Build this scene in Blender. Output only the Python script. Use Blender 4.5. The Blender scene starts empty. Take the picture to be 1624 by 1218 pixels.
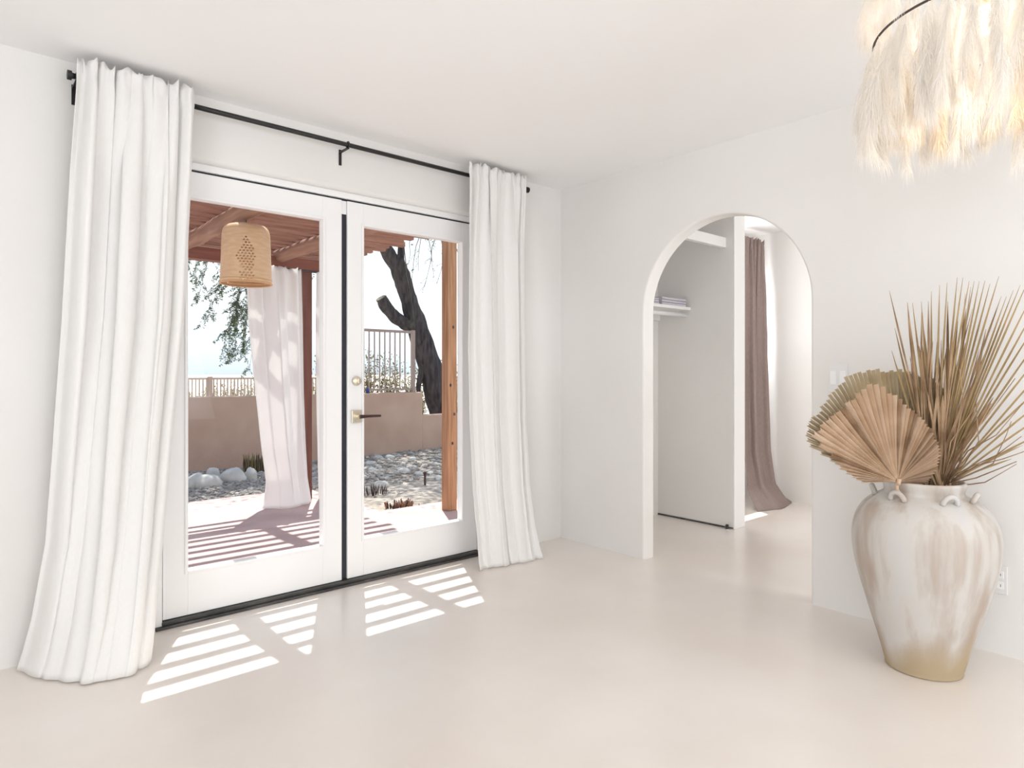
import bpy, bmesh, math, random
from mathutils import Vector, Matrix, noise
random.seed(7)
R_ = random.Random(11)
C = bpy.context.scene.collection
S = bpy.context.scene
pi = math.pi

# ------------------------------------------------------------------ camera, sky, sun, large lights, exposure
FPX, YAW, HV, EYE = 1031.5, math.radians(48.84), 591.4, 1.156
FX, FY = math.cos(YAW), math.sin(YAW)
RX, RY = FY, -FX
cam = bpy.data.cameras.new('camera'); cam_o = bpy.data.objects.new('camera', cam); C.objects.link(cam_o)
cam.sensor_width = 36.0; cam.lens = FPX/1624*36.0; cam.shift_y = (HV-609)/1624
cam.clip_start = .05; cam.clip_end = 2000
cam_o.location = (0, 0, EYE); cam_o.rotation_euler = (pi/2, 0, YAW-pi/2)
S.camera = cam_o

S.view_settings.view_transform = 'Standard'; S.view_settings.look = 'None'
S.view_settings.exposure = -0.02; S.view_settings.gamma = 1.0; S.view_settings.use_curve_mapping = False
S.cycles.use_denoising = True
S.cycles.max_bounces = 10; S.cycles.diffuse_bounces = 6; S.cycles.glossy_bounces = 4
S.cycles.transparent_max_bounces = 24; S.cycles.caustics_reflective = False; S.cycles.caustics_refractive = False
S.cycles.sample_clamp_indirect = 6

W = bpy.data.worlds.new('sky'); S.world = W; W.use_nodes = True
nt = W.node_tree; nt.nodes.clear()
wo = nt.nodes.new('ShaderNodeOutputWorld'); bg = nt.nodes.new('ShaderNodeBackground')
tc = nt.nodes.new('ShaderNodeTexCoord'); sx = nt.nodes.new('ShaderNodeSeparateXYZ'); cr = nt.nodes.new('ShaderNodeValToRGB')
nt.links.new(tc.outputs['Generated'], sx.inputs[0]); nt.links.new(sx.outputs['Z'], cr.inputs[0])
cr.color_ramp.elements[0].position = 0.0; cr.color_ramp.elements[0].color = (.86, .92, 1.0, 1)
cr.color_ramp.elements[1].position = .9; cr.color_ramp.elements[1].color = (.50, .66, .95, 1)
e = cr.color_ramp.elements.new(.12); e.color = (.94, .965, 1.0, 1)
nt.links.new(cr.outputs[0], bg.inputs[0]); bg.inputs[1].default_value = 1.35
nt.links.new(bg.outputs[0], wo.inputs[0])

SUN_AZ = Vector((.458, .889)); SUN_EL = math.radians(67)
sd = bpy.data.lights.new('sun', 'SUN'); sun = bpy.data.objects.new('sun', sd); C.objects.link(sun)
sd.energy = 9; sd.angle = math.radians(.53); sd.color = (1.0, .96, .90)
sv = Vector((SUN_AZ.x*math.cos(SUN_EL), SUN_AZ.y*math.cos(SUN_EL), math.sin(SUN_EL)))
sun.rotation_euler = sv.to_track_quat('Z', 'Y').to_euler(); sun.location = (3, 8, 12)

def area(name, loc, target, sx_, sy_, power, col):
    l = bpy.data.lights.new(name, 'AREA'); l.shape = 'RECTANGLE'; l.size = sx_; l.size_y = sy_; l.energy = power; l.color = col
    o = bpy.data.objects.new(name, l); C.objects.link(o); o.location = loc
    o.rotation_euler = (Vector(loc)-Vector(target)).to_track_quat('Z', 'Y').to_euler(); return o
# fill lamps added behind, beside the camera and down the passage; far-room window daylight
area('fill_front', (1.3, -2.98, 1.35), (1.7, 3, 5.2), 2.8, 1.9, 58, (.965, .985, 1.0))
area('fill_left', (-2.38, -.9, 1.35), (3, -.9, 3.9), 2.8, 1.9, 60, (.965, .985, 1.0))
area('daylight_far_room', (5.03, 3.19, 1.64), (5.15, 0, 1.3), .78, .58, 17, (.98, .985, 1.0))
area('fill_passage', (3.88, -1.02, 1.3), (3.95, 3, 1.3), .7, 1.5, 24, (1.0, .985, .965))

# ------------------------------------------------------------------ helpers
def PZ(u, v, z):
    d = FPX*(EYE-z)/(v-HV); r = (u-812)/FPX*d
    return Vector((d*FX+r*RX, d*FY+r*RY, z))
def PY(u, v, y):
    t = (u-812)/FPX; d = y/(FY+t*RY)
    return Vector((d*(FX+t*RX), y, EYE-(v-HV)*d/FPX))
def PX(u, v, x):
    t = (u-812)/FPX; d = x/(FX+t*RX)
    return Vector((x, d*(FY+t*RY), EYE-(v-HV)*d/FPX))
def PD(u, v, d):
    r = (u-812)/FPX*d
    return Vector((d*FX+r*RX, d*FY+r*RY, EYE-(v-HV)*d/FPX))

class MB:
    def __init__(s): s.v = []; s.f = []; s.mi = []; s.m = 0
    def add(s, v, f):
        n = len(s.v); s.v += [tuple(p) for p in v]; s.f += [tuple(i+n for i in q) for q in f]; s.mi += [s.m]*len(f); return s
    def box(s, x0, x1, y0, y1, z0, z1):
        v = [(x0,y0,z0),(x1,y0,z0),(x1,y1,z0),(x0,y1,z0),(x0,y0,z1),(x1,y0,z1),(x1,y1,z1),(x0,y1,z1)]
        return s.add(v, [(0,3,2,1),(4,5,6,7),(0,1,5,4),(1,2,6,5),(2,3,7,6),(3,0,4,7)])
    def tube(s, pts, rad, n=10, cap=True, jit=0.0, seed=0):
        pts = [Vector(p) for p in pts]; k = len(pts)
        if not hasattr(rad, '__len__'): rad = [rad]*k
        up = None; v = []; f = []
        for i, p in enumerate(pts):
            t = (pts[min(i+1,k-1)]-pts[max(i-1,0)]).normalized()
            if up is None:
                up = Vector((0,0,1)) if abs(t.z) < .9 else Vector((1,0,0))
            a = (up-t*up.dot(t)).normalized(); up = a; b = t.cross(a)
            for j in range(n):
                th = 2*pi*j/n; rr = rad[i]
                if jit: rr *= 1+jit*noise.noise(Vector((math.cos(th)*1.7+seed, math.sin(th)*1.7, i*.55+seed)))
                v.append(p+a*math.cos(th)*rr+b*math.sin(th)*rr)
        for i in range(k-1):
            for j in range(n):
                j2 = (j+1) % n; f.append((i*n+j, i*n+j2, (i+1)*n+j2, (i+1)*n+j))
        if cap: f.append(tuple(range(n-1,-1,-1))); f.append(tuple((k-1)*n+j for j in range(n)))
        return s.add(v, f)
    def lathe(s, prof, c=(0,0,0), n=48, closed_top=False, closed_bot=False):
        v = []; f = []; k = len(prof)
        for r, z in prof:
            for j in range(n):
                th = 2*pi*j/n; v.append((c[0]+r*math.cos(th), c[1]+r*math.sin(th), c[2]+z))
        for i in range(k-1):
            for j in range(n):
                j2 = (j+1) % n; f.append((i*n+j, i*n+j2, (i+1)*n+j2, (i+1)*n+j))
        if closed_bot: f.append(tuple(range(n-1,-1,-1)))
        if closed_top: f.append(tuple((k-1)*n+j for j in range(n)))
        return s.add(v, f)
    def torus(s, c, r, r2, n=48, m=8, axis='Z'):
        v = []; f = []
        for i in range(n):
            a = 2*pi*i/n
            for j in range(m):
                b = 2*pi*j/m; q = r+r2*math.cos(b); p = (q*math.cos(a), q*math.sin(a), r2*math.sin(b))
                if axis == 'Y': p = (p[0], p[2], p[1])
                if axis == 'X': p = (p[2], p[0], p[1])
                v.append((c[0]+p[0], c[1]+p[1], c[2]+p[2]))
        for i in range(n):
            for j in range(m):
                f.append((i*m+j, ((i+1)%n)*m+j, ((i+1)%n)*m+(j+1)%m, i*m+(j+1)%m))
        return s.add(v, f)
    def build(s, name, mat, parent=None, smooth=False, bevel=0, solid=0, subsurf=0):
        off = Vector((0,0,0))
        if parent:
            q = parent
            while q.parent: q = q.parent
            off = q.location
        me = bpy.data.meshes.new(name)
        me.from_pydata([tuple(Vector(p)-off) for p in s.v], [], s.f)
        for m in (mat if isinstance(mat, (list, tuple)) else [mat]): me.materials.append(m)
        if max(s.mi, default=0) > 0: me.polygons.foreach_set('material_index', s.mi)
        if smooth: me.polygons.foreach_set('use_smooth', [True]*len(me.polygons))
        me.update()
        o = bpy.data.objects.new(name, me); C.objects.link(o)
        if parent: o.parent = parent
        if solid:
            m = o.modifiers.new('thickness', 'SOLIDIFY'); m.thickness = solid; m.offset = 0
        if bevel:
            m = o.modifiers.new('bevel', 'BEVEL'); m.width = bevel; m.segments = 3; m.limit_method = 'ANGLE'; m.angle_limit = math.radians(40)
            for p in me.polygons: p.use_smooth = True
            m.harden_normals = True
        if subsurf:
            m = o.modifiers.new('sub', 'SUBSURF'); m.levels = subsurf; m.render_levels = subsurf
        return o

def thing(name, label, cat, loc=(0,0,0), group=None):
    o = bpy.data.objects.new(name, None); C.objects.link(o); o.location = loc; o.empty_display_size = .1
    o['label'] = label; o['category'] = cat
    if group: o['group'] = group
    return o
def tag(o, label, cat, group=None, kind=None):
    o['label'] = label; o['category'] = cat
    if group: o['group'] = group
    if kind: o['kind'] = kind
    return o
def struct(o, label, cat):
    o['kind'] = 'structure'; o['label'] = label; o['category'] = cat; return o
def dup(root, loc, label, rotz=0, scale=1.0):
    r = root.copy(); C.objects.link(r); r.location = loc; r.rotation_euler = (0,0,rotz); r.scale = (scale,)*3; r['label'] = label
    for ch in list(root.children):
        c = ch.copy(); C.objects.link(c); c.parent = r
        for g in list(ch.children):
            d = g.copy(); C.objects.link(d); d.parent = c
    return r

# ------------------------------------------------------------------ materials
MATS = {}
def mat(name, col, rough=.6, spec=.5, metal=0, col2=None, nscale=8, nstretch=(1,1,1), bump=0, bscale=40, coat=0, coat_rough=.2, transl=0, ndetail=6, lo=.35, hi=.65, bdist=.01):
    m = bpy.data.materials.new(name); m.use_nodes = True; n = m.node_tree.nodes; L = m.node_tree.links
    b = n['Principled BSDF']; out = n['Material Output']
    b.inputs['Roughness'].default_value = rough; b.inputs['Metallic'].default_value = metal
    b.inputs['Specular IOR Level'].default_value = spec
    b.inputs['Coat Weight'].default_value = coat; b.inputs['Coat Roughness'].default_value = coat_rough
    b.inputs['Base Color'].default_value = (*col, 1)
    t = n.new('ShaderNodeTexCoord'); mp = n.new('ShaderNodeMapping'); mp.inputs['Scale'].default_value = nstretch
    L.new(t.outputs['Object'], mp.inputs[0]); csock = None
    if col2:
        z = n.new('ShaderNodeTexNoise'); z.inputs['Scale'].default_value = nscale; z.inputs['Detail'].default_value = ndetail
        L.new(mp.outputs[0], z.inputs[0])
        r = n.new('ShaderNodeValToRGB'); r.color_ramp.elements[0].position = lo; r.color_ramp.elements[1].position = hi
        r.color_ramp.elements[0].color = (*col, 1); r.color_ramp.elements[1].color = (*col2, 1)
        L.new(z.outputs['Fac'], r.inputs[0]); L.new(r.outputs[0], b.inputs['Base Color']); csock = r.outputs[0]
    if bump:
        z2 = n.new('ShaderNodeTexNoise'); z2.inputs['Scale'].default_value = bscale; z2.inputs['Detail'].default_value = 8
        L.new(mp.outputs[0], z2.inputs[0]); bn = n.new('ShaderNodeBump'); bn.inputs['Strength'].default_value = bump; bn.inputs['Distance'].default_value = bdist
        L.new(z2.outputs['Fac'], bn.inputs['Height']); L.new(bn.outputs[0], b.inputs['Normal'])
    if transl:
        tr = n.new('ShaderNodeBsdfTranslucent'); tr.inputs[0].default_value = (*col, 1)
        if csock: L.new(csock, tr.inputs[0])
        mx = n.new('ShaderNodeMixShader'); mx.inputs[0].default_value = transl
        L.new(b.outputs[0], mx.inputs[1]); L.new(tr.outputs[0], mx.inputs[2]); L.new(mx.outputs[0], out.inputs[0])
    MATS[name] = m; return m

M_wall = mat('white_plaster', (.80,.785,.765), .75, .2, col2=(.83,.82,.805), nscale=1.2, bump=.12, bscale=9, bdist=.02)
M_ceil = mat('ceiling_paint', (.93,.93,.93), .9, .1, bump=.05, bscale=12)
M_floor = mat('polished_plaster_floor', (.785,.71,.645), .42, .5, col2=(.85,.80,.755), nscale=1.1, ndetail=5, bump=.03, bscale=6, coat=.85, coat_rough=.24)
M_white = mat('white_paint', (.90,.90,.90), .4, .4)
M_black = mat('black_iron', (.012,.011,.011), .45, .5)
M_seal = mat('dark_weather_seal', (.02,.022,.035), .5, .4)
M_sill = mat('dark_bronze_threshold', (.035,.034,.034), .45, .5, col2=(.10,.095,.09), nscale=14, nstretch=(.4,1,1))
M_nickel = mat('brushed_nickel', (.78,.71,.58), .28, .5, metal=1)
M_lever = mat('aged_bronze', (.07,.04,.035), .4, .5, metal=.6)
M_cloth = mat('white_linen', (.915,.905,.885), .9, .1, col2=(.935,.93,.92), nscale=220, nstretch=(1,1,.15), bump=.12, bscale=260, transl=.12, bdist=.002)
M_out_cloth = mat('outdoor_sheer', (.93,.925,.92), .9, .1, bump=.1, bscale=120, transl=.4, bdist=.003)
M_mauve = mat('taupe_linen', (.36,.285,.26), .9, .1, col2=(.42,.335,.31), nscale=160, nstretch=(1,1,.2), transl=.15)
M_redwood = mat('red_stained_timber', (.19,.062,.042), .6, .3, col2=(.26,.095,.065), nscale=6, nstretch=(.4,6,6), bump=.15, bscale=20)
M_redpost = mat('red_stained_post', (.13,.042,.03), .6, .3, col2=(.19,.07,.048), nscale=6, nstretch=(6,6,.4), bump=.15, bscale=20)
M_slat = mat('stained_slat', (.24,.105,.068), .65, .3, col2=(.38,.20,.135), nscale=5, nstretch=(.5,9,9), bump=.2, bscale=16)
M_log = mat('peeled_log', (.23,.115,.078), .6, .3, col2=(.38,.215,.145), nscale=4, nstretch=(8,.6,8), bump=.3, bscale=9)
M_bpost = mat('brown_knotty_post', (.30,.15,.075), .6, .3, col2=(.45,.25,.14), nscale=5, nstretch=(9,9,.6), bump=.2, bscale=14)
M_bamboo = mat('woven_bamboo', (.72,.48,.28), .5, .4, col2=(.80,.58,.37), nscale=16, nstretch=(1,1,4), bump=.2, bscale=60, transl=.15)
M_bamboo_d = mat('bamboo_band', (.62,.36,.18), .5, .4)
M_stucco = mat('tan_stucco', (.47,.315,.245), .9, .2, col2=(.56,.40,.31), nscale=2.2, bump=.35, bscale=40, lo=.3, hi=.7)
M_iron = mat('cream_painted_iron', (.34,.25,.215), .5, .4)
M_patio = mat('mauve_concrete_slab', (.43,.30,.29), .8, .25, col2=(.52,.38,.36), nscale=2.5, bump=.15, bscale=30)
M_ground = mat('desert_soil', (.25,.215,.185), .95, .1, col2=(.42,.375,.33), nscale=3.5, bump=.6, bscale=25, ndetail=9, bdist=.03)
M_far = mat('desert_plain', (.60,.55,.48), .95, .1, col2=(.68,.64,.56), nscale=.05)
M_gravel = mat('grey_gravel', (.16,.148,.142), .9, .2, col2=(.40,.37,.35), nscale=14, lo=.3, hi=.7)
M_rubble = mat('tan_rubble', (.20,.17,.15), .9, .2, col2=(.46,.42,.38), nscale=6, lo=.35, hi=.65)
M_rock = mat('pale_boulder', (.46,.45,.43), .9, .2, col2=(.60,.585,.56), nscale=5, bump=.4, bscale=14)
M_bark = mat('dark_bark', (.042,.036,.04), .95, .1, col2=(.105,.09,.092), nscale=7, nstretch=(3,3,.6), bump=1.0, bscale=14, bdist=.04)
M_cut = mat('sawn_wood_face', (.40,.34,.30), .9, .1, col2=(.22,.18,.16), nscale=12)
M_leaf = mat('fine_green_leaves', (.075,.105,.06), .7, .3, col2=(.15,.20,.085), nscale=2.5, transl=.3)
M_twig = mat('grey_green_twigs', (.13,.125,.10), .8, .2)
M_shrub = mat('dry_yellow_shrub', (.19,.15,.065), .9, .1, col2=(.34,.28,.14), nscale=5, transl=.2)
M_hill = mat('hazy_hill', (.36,.395,.415), 1, 0, col2=(.39,.42,.44), nscale=.02)
M_stake = mat('rusty_iron', (.06,.035,.03), .8, .3)
M_redplant = mat('reddish_succulent', (.22,.06,.045), .7, .3, col2=(.25,.16,.08), nscale=30)
M_blue = mat('cobalt_blue_glaze', (.02,.04,.22), .25, .5)
M_fan = mat('dried_palm_tan', (.55,.385,.255), .7, .25, col2=(.70,.53,.385), nscale=9, transl=.12)
M_fan2 = mat('dried_palm_olive', (.62,.52,.35), .7, .25, col2=(.72,.62,.45), nscale=9, transl=.15)
M_fan_b = mat('dried_palm_tan_dark', (.30,.19,.115), .7, .25, col2=(.50,.355,.235), nscale=9, transl=.1)
M_fan_c = mat('dried_palm_tan_light', (.64,.48,.345), .7, .25, col2=(.76,.61,.47), nscale=9, transl=.14)
M_fan2_b = mat('dried_palm_olive_dark', (.52,.42,.26), .7, .25, col2=(.64,.53,.36), nscale=9, transl=.12)
M_frond = mat('dried_frond_olive_brown', (.28,.19,.085), .7, .25, col2=(.46,.33,.17), nscale=5, transl=.1)
M_brown = mat('dried_brown_blades', (.20,.12,.065), .75, .2, col2=(.47,.32,.20), nscale=7, transl=.08)
M_feather = mat('cream_feather', (.93,.905,.865), .9, .1, transl=.45)
M_feather_t = mat('tan_feather', (.87,.79,.68), .9, .1, transl=.4)
M_dark_wire = mat('dark_wire', (.05,.035,.03), .5, .5)
M_plate = mat('white_plastic', (.80,.80,.80), .35, .5)
M_dplate = mat('dark_plastic', (.03,.03,.03), .3, .5)
M_linenfold = mat('lavender_folded_linen', (.66,.63,.70), .9, .1, bump=.2, bscale=120)

def glass_mat():
    m = bpy.data.materials.new('clear_window_glass'); m.use_nodes = True; n = m.node_tree.nodes; L = m.node_tree.links
    n.remove(n['Principled BSDF']); out = n['Material Output']
    t = n.new('ShaderNodeBsdfTransparent'); t.inputs[0].default_value = (.97,.985,.98,1); g = n.new('ShaderNodeBsdfGlossy'); g.inputs['Roughness'].default_value = .01
    lw = n.new('ShaderNodeLayerWeight'); lw.inputs[0].default_value = .5
    pw = n.new('ShaderNodeMath'); pw.operation = 'POWER'; pw.inputs[1].default_value = 4; L.new(lw.outputs['Facing'], pw.inputs[0])
    ma = n.new('ShaderNodeMath'); ma.operation = 'MULTIPLY_ADD'; ma.inputs[1].default_value = .16; ma.inputs[2].default_value = .008; L.new(pw.outputs[0], ma.inputs[0])
    mx = n.new('ShaderNodeMixShader'); L.new(ma.outputs[0], mx.inputs[0]); L.new(t.outputs[0], mx.inputs[1]); L.new(g.outputs[0], mx.inputs[2]); L.new(mx.outputs[0], out.inputs[0])
    return m
M_glass = glass_mat()
def emit_mat(name, col, s):
    m = bpy.data.materials.new(name); m.use_nodes = True; b = m.node_tree.nodes['Principled BSDF']
    b.inputs['Base Color'].default_value = (*col,1); b.inputs['Emission Color'].default_value = (*col,1); b.inputs['Emission Strength'].default_value = s; return m
M_bulb = emit_mat('warm_bulb', (1.0,.86,.68), 3)

def vase_mat():
    m = mat('weathered_whitewashed_clay', (.62,.545,.47), .85, .2, bump=.3, bscale=22, nstretch=(1,1,.35))
    n = m.node_tree.nodes; L = m.node_tree.links; b = n['Principled BSDF']
    t = n.new('ShaderNodeTexCoord'); mp = n.new('ShaderNodeMapping'); mp.inputs['Scale'].default_value = (1,1,.14)
    L.new(t.outputs['Object'], mp.inputs[0])
    a = n.new('ShaderNodeTexNoise'); a.inputs['Scale'].default_value = 11; a.inputs['Detail'].default_value = 8; L.new(mp.outputs[0], a.inputs[0])
    r = n.new('ShaderNodeValToRGB'); el = r.color_ramp.elements
    el[0].position = .30; el[0].color = (.44,.35,.285,1); el[1].position = .74; el[1].color = (.575,.565,.56,1)
    q = el.new(.42); q.color = (.48,.42,.37,1); q = el.new(.55); q.color = (.59,.565,.53,1)
    L.new(a.outputs['Fac'], r.inputs[0])
    # bare clay foot
    sp = n.new('ShaderNodeSeparateXYZ'); L.new(t.outputs['Object'], sp.inputs[0])
    b2 = n.new('ShaderNodeTexNoise'); b2.inputs['Scale'].default_value = 7; L.new(mp.outputs[0], b2.inputs[0])
    ma = n.new('ShaderNodeMath'); ma.operation = 'MULTIPLY_ADD'; ma.inputs[1].default_value = .30; L.new(b2.outputs['Fac'], ma.inputs[0]); L.new(sp.outputs['Z'], ma.inputs[2])
    r2 = n.new('ShaderNodeValToRGB'); r2.color_ramp.elements[0].position = .20; r2.color_ramp.elements[0].color = (1,1,1,1); r2.color_ramp.elements[1].position = .31; r2.color_ramp.elements[1].color = (0,0,0,1)
    L.new(ma.outputs[0], r2.inputs[0])
    mx = n.new('ShaderNodeMixRGB'); L.new(r2.outputs[0], mx.inputs[0]); L.new(r.outputs[0], mx.inputs[1]); mx.inputs[2].default_value = (.45,.36,.24,1)
    L.new(mx.outputs[0], b.inputs['Base Color']); return m
M_vase = vase_mat()

# ------------------------------------------------------------------ room shell
H, XW, YW, YO = 2.436, 3.265, 3.215, 3.365       # ceiling, right wall face, door wall inner and outer face
def grid_wall(a0, a1, z1, holes, t0, t1, axis, z0=0.0):
    """wall slab with rectangular holes; axis 'x' runs along x (thickness in y) or 'y' runs along y (thickness in x)"""
    aa = sorted(set([a0, a1]+[h for q in holes for h in q[:2] if a0 < h < a1])); zz = sorted(set([z0, z1]+[h for q in holes for h in q[2:] if z0 < h < z1]))
    bm = bmesh.new(); vs = {}
    def V(a, t, z):
        k = (round(a,5), round(t,5), round(z,5))
        if k not in vs: vs[k] = bm.verts.new((a, t, z) if axis == 'x' else (t, a, z))
        return vs[k]
    def solid(i, j):
        if i < 0 or j < 0 or i >= len(aa)-1 or j >= len(zz)-1: return False
        ca, cz = (aa[i]+aa[i+1])/2, (zz[j]+zz[j+1])/2
        return not any(q[0] < ca < q[1] and q[2] < cz < q[3] for q in holes)
    for i in range(len(aa)-1):
        for j in range(len(zz)-1):
            if not solid(i, j): continue
            A0, A1, Z0, Z1 = aa[i], aa[i+1], zz[j], zz[j+1]
            bm.faces.new([V(A0,t0,Z0),V(A1,t0,Z0),V(A1,t0,Z1),V(A0,t0,Z1)]); bm.faces.new([V(A0,t1,Z0),V(A0,t1,Z1),V(A1,t1,Z1),V(A1,t1,Z0)])
            if not solid(i-1,j): bm.faces.new([V(A0,t0,Z0),V(A0,t0,Z1),V(A0,t1,Z1),V(A0,t1,Z0)])
            if not solid(i+1,j): bm.faces.new([V(A1,t0,Z0),V(A1,t1,Z0),V(A1,t1,Z1),V(A1,t0,Z1)])
            if not solid(i,j-1): bm.faces.new([V(A0,t0,Z0),V(A0,t1,Z0),V(A1,t1,Z0),V(A1,t0,Z0)])
            if not solid(i,j+1): bm.faces.new([V(A0,t0,Z1),V(A1,t0,Z1),V(A1,t1,Z1),V(A0,t1,Z1)])
    bmesh.ops.recalc_face_normals(bm, faces=bm.faces)
    return bm
def bm_obj(name, bm, m, parent=None, bevel=0, smooth=False):
    me = bpy.data.meshes.new(name); bm.to_mesh(me); bm.free(); me.materials.append(m)
    o = bpy.data.objects.new(name, me); C.objects.link(o); o.parent = parent
    if smooth: me.polygons.foreach_set('use_smooth', [True]*len(me.polygons))
    if bevel:
        q = o.modifiers.new('bevel', 'BEVEL'); q.width = bevel; q.segments = 4; q.limit_method = 'ANGLE'; q.angle_limit = math.radians(40); q.harden_normals = True
        me.polygons.foreach_set('use_smooth', [True]*len(me.polygons))
    return o
DX0, DX1, DZ1 = .712, 2.590, 2.135
struct(MB().box(-2.6, 5.85, -3.2, YO, -.25, 0).build('floor', M_floor), 'cream polished plaster floor running through the arch', 'floor')
struct(MB().box(-2.6, 5.85, -3.2, YO+.03, H, H+.2).build('ceiling', M_ceil), 'smooth white ceiling', 'ceiling')
struct(bm_obj('wall_back', grid_wall(-2.6, 5.85, H+.06, [(DX0, DX1, -1, DZ1), (4.62, 5.44, 1.33, 1.95)], YW, YO, 'x', -.06), M_wall, bevel=.022), 'off-white plaster wall around the glazed double doors', 'wall')
# arch wall
def arch_wall():
    ya, yb, zs, r = 1.465, 2.495, 1.525, .515; yc = (ya+yb)/2
    out = [(-3.2,0),(ya,0),(ya,zs)]
    N = 40
    arc = [(yc-r*math.cos(pi*k/N), zs+r*math.sin(pi*k/N)) for k in range(N+1)]
    bm = bmesh.new()
    # strips: left block, right block, above arch, so all faces are clean quads
    x0, x1 = XW, XW+.105
    def prism(poly):
        a = [bm.verts.new((x0, y, z)) for y, z in poly]; b = [bm.verts.new((x1, y, z)) for y, z in poly]
        bm.faces.new(a); bm.faces.new(b[::-1])
        for i in range(len(poly)):
            j = (i+1) % len(poly); bm.faces.new([a[j], a[i], b[i], b[j]])
    poly = [(-3.2,-.06),(ya,-.06)]+arc+[(yb,-.06),(YW+.05,-.06),(YW+.05,H+.06),(-3.2,H+.06)]
    prism(poly); bmesh.ops.recalc_face_normals(bm, faces=bm.faces)
    return bm
ow = bm_obj('wall_right', arch_wall(), M_wall, bevel=.014)
struct(ow, 'off-white plaster wall with the rounded archway', 'wall')
struct(bm_obj('wall_left', grid_wall(-3.2, YW, H, [(-2.3, .5, .4, 2.3)], -2.6, -2.45, 'y'), M_wall), 'off-white wall left of the camera with an opening added for the fill lamp', 'wall')
struct(bm_obj('wall_front', grid_wall(-2.45, XW, H, [(-.4, 2.7, .4, 2.3)], -3.2, -3.05, 'x'), M_wall), 'off-white wall behind the camera with an opening added for the fill lamp', 'wall')
# rooms beyond the arch
XC = 4.395
struct(bm_obj('wall_closet', grid_wall(2.545, YW+.03, H+.06, [], XC, XC+.15, 'y', .010), M_wall, bevel=.006), 'plain white partition panel beyond the arch', 'wall')
struct(bm_obj('wall_far', grid_wall(-1.2, YW+.03, H+.06, [], 5.72, 5.85, 'y', -.06), M_wall), 'bright white far wall seen through the arch', 'wall')
struct(bm_obj('wall_end', grid_wall(XW+.105, 5.72, H, [(3.5, 4.26, .5, 2.1)], -1.2, -1.08, 'x'), M_wall), 'white end wall of the rooms beyond the arch', 'wall')
struct(MB().box(XC, XC+.15, 2.533, 2.545, 0, H).build('trim_1', M_white, bevel=.003), 'white painted end jamb of the partition beyond the arch', 'trim')
struct(MB().box(XW+.105, XC, 2.60, 2.645, 2.09, 2.165).build('trim_2', M_white, bevel=.004), 'white header rail across the closet nook ceiling', 'trim')
struct(MB().box(XC-.004, XC-.0005, 2.60, YW-.001, .0005, .012).build('gap_shade', M_sill), 'thin dark strip standing for the shadow under the partition beyond the arch', 'trim')  # shade of the gap below the panel, drawn as a dark strip

# ------------------------------------------------------------------ french doors
struct(MB().box(DX0, DX0+.032, YW+.035, YO, 0, DZ1).box(DX1-.032, DX1, YW+.035, YO, 0, DZ1).box(DX0+.032, DX1-.032, YW+.035, YO, DZ1-.032, DZ1)
       .build('trim_4', M_white, bevel=.002), 'white painted frame around the double doors', 'trim')
tr = MB().box(DX0, DX1, YW+.012, YO+.03, 0, .012).box(DX0+.03, DX1-.03, YW+.030, YO+.01, .012, .030).build('trim_5', M_sill, bevel=.003)
struct(tr, 'dark bronze threshold along the foot of the double doors', 'trim')
struct(MB().box(DX0+.032, DX1-.032, YW+.052, YW+.085, 2.095, 2.1029).build('trim_6', M_seal), 'thin black weather strip above the double doors', 'trim')
YD = 3.262
def leaf(name, x0, x1, gx0, gx1, label):
    o = struct(MB().box(x0, gx0, YD, YD+.045, .033, 2.094).box(gx1, x1, YD, YD+.045, .033, 2.094)
               .box(gx0, gx1, YD, YD+.045, .033, .238).box(gx0, gx1, YD, YD+.045, 1.970, 2.094).build(name, M_white, bevel=.002), label, 'door')
    t = .014
    MB().box(gx0-t, gx0, YD-.007, YD-.0005, .238-t, 1.970+t).box(gx1, gx1+t, YD-.007, YD-.0005, .238-t, 1.970+t)\
        .box(gx0, gx1, YD-.007, YD-.0005, .238-t, .238).box(gx0, gx1, YD-.007, YD-.0005, 1.970, 1.970+t).build('glazing_bead', M_white, o, bevel=.002)
    MB().box(gx0-.006, gx1+.006, YD+.019, YD+.025, .232, 1.976).build('pane', M_glass, o)
    MB().box(x0+.004, x1-.004, YD+.004, YD+.04, .026, .032).build('bottom_sweep', M_seal, o)
    return o
d1 = leaf('door_1', .749, 1.626, .854, 1.517, 'white glazed door leaf on the left, next to the left curtain')
d2 = leaf('door_2', 1.659, 2.553, 1.757, 2.434, 'white glazed door leaf on the right, with lever and deadbolt')
MB().box(1.628, 1.657, YD+.010, YD+.044, .033, 2.02).build('astragal', M_seal, d1)
MB().box(1.628, 1.657, YD+.010, YD+.044, 2.0205, 2.093).build('astragal_cap', M_white, d1)
# lever and deadbolt on the right leaf
lx, lz = 1.712, .917
h = MB().box(lx-.032, lx+.032, YD-.011, YD-.0005, lz-.036, lz+.036).build('lock_plate', M_nickel, d2, bevel=.004)
MB().tube([(lx, YD-.011, lz), (lx, YD-.05, lz)], .011, 12).build('lever_spindle', M_nickel, h)
MB().tube([(lx-.006, YD-.05, lz), (lx+.04, YD-.052, lz+.001), (lx+.125, YD-.046, lz)], [.011,.0085,.007], 10).build('lever', M_lever, h)
d = MB().lathe([(0,-.0),(.027,.0),(.027,.006),(.022,.014),(0,.014)], n=28)
d.v = [(lx+p[0], YD-.0005-p[2], 1.112+p[1]) for p in d.v]
b = d.build('deadbolt', M_nickel, d2, smooth=True)
MB().box(lx-.004, lx+.004, YD-.032, YD-.014, 1.112-.014, 1.112+.014).build('thumb_turn', M_nickel, b, bevel=.002)

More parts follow.
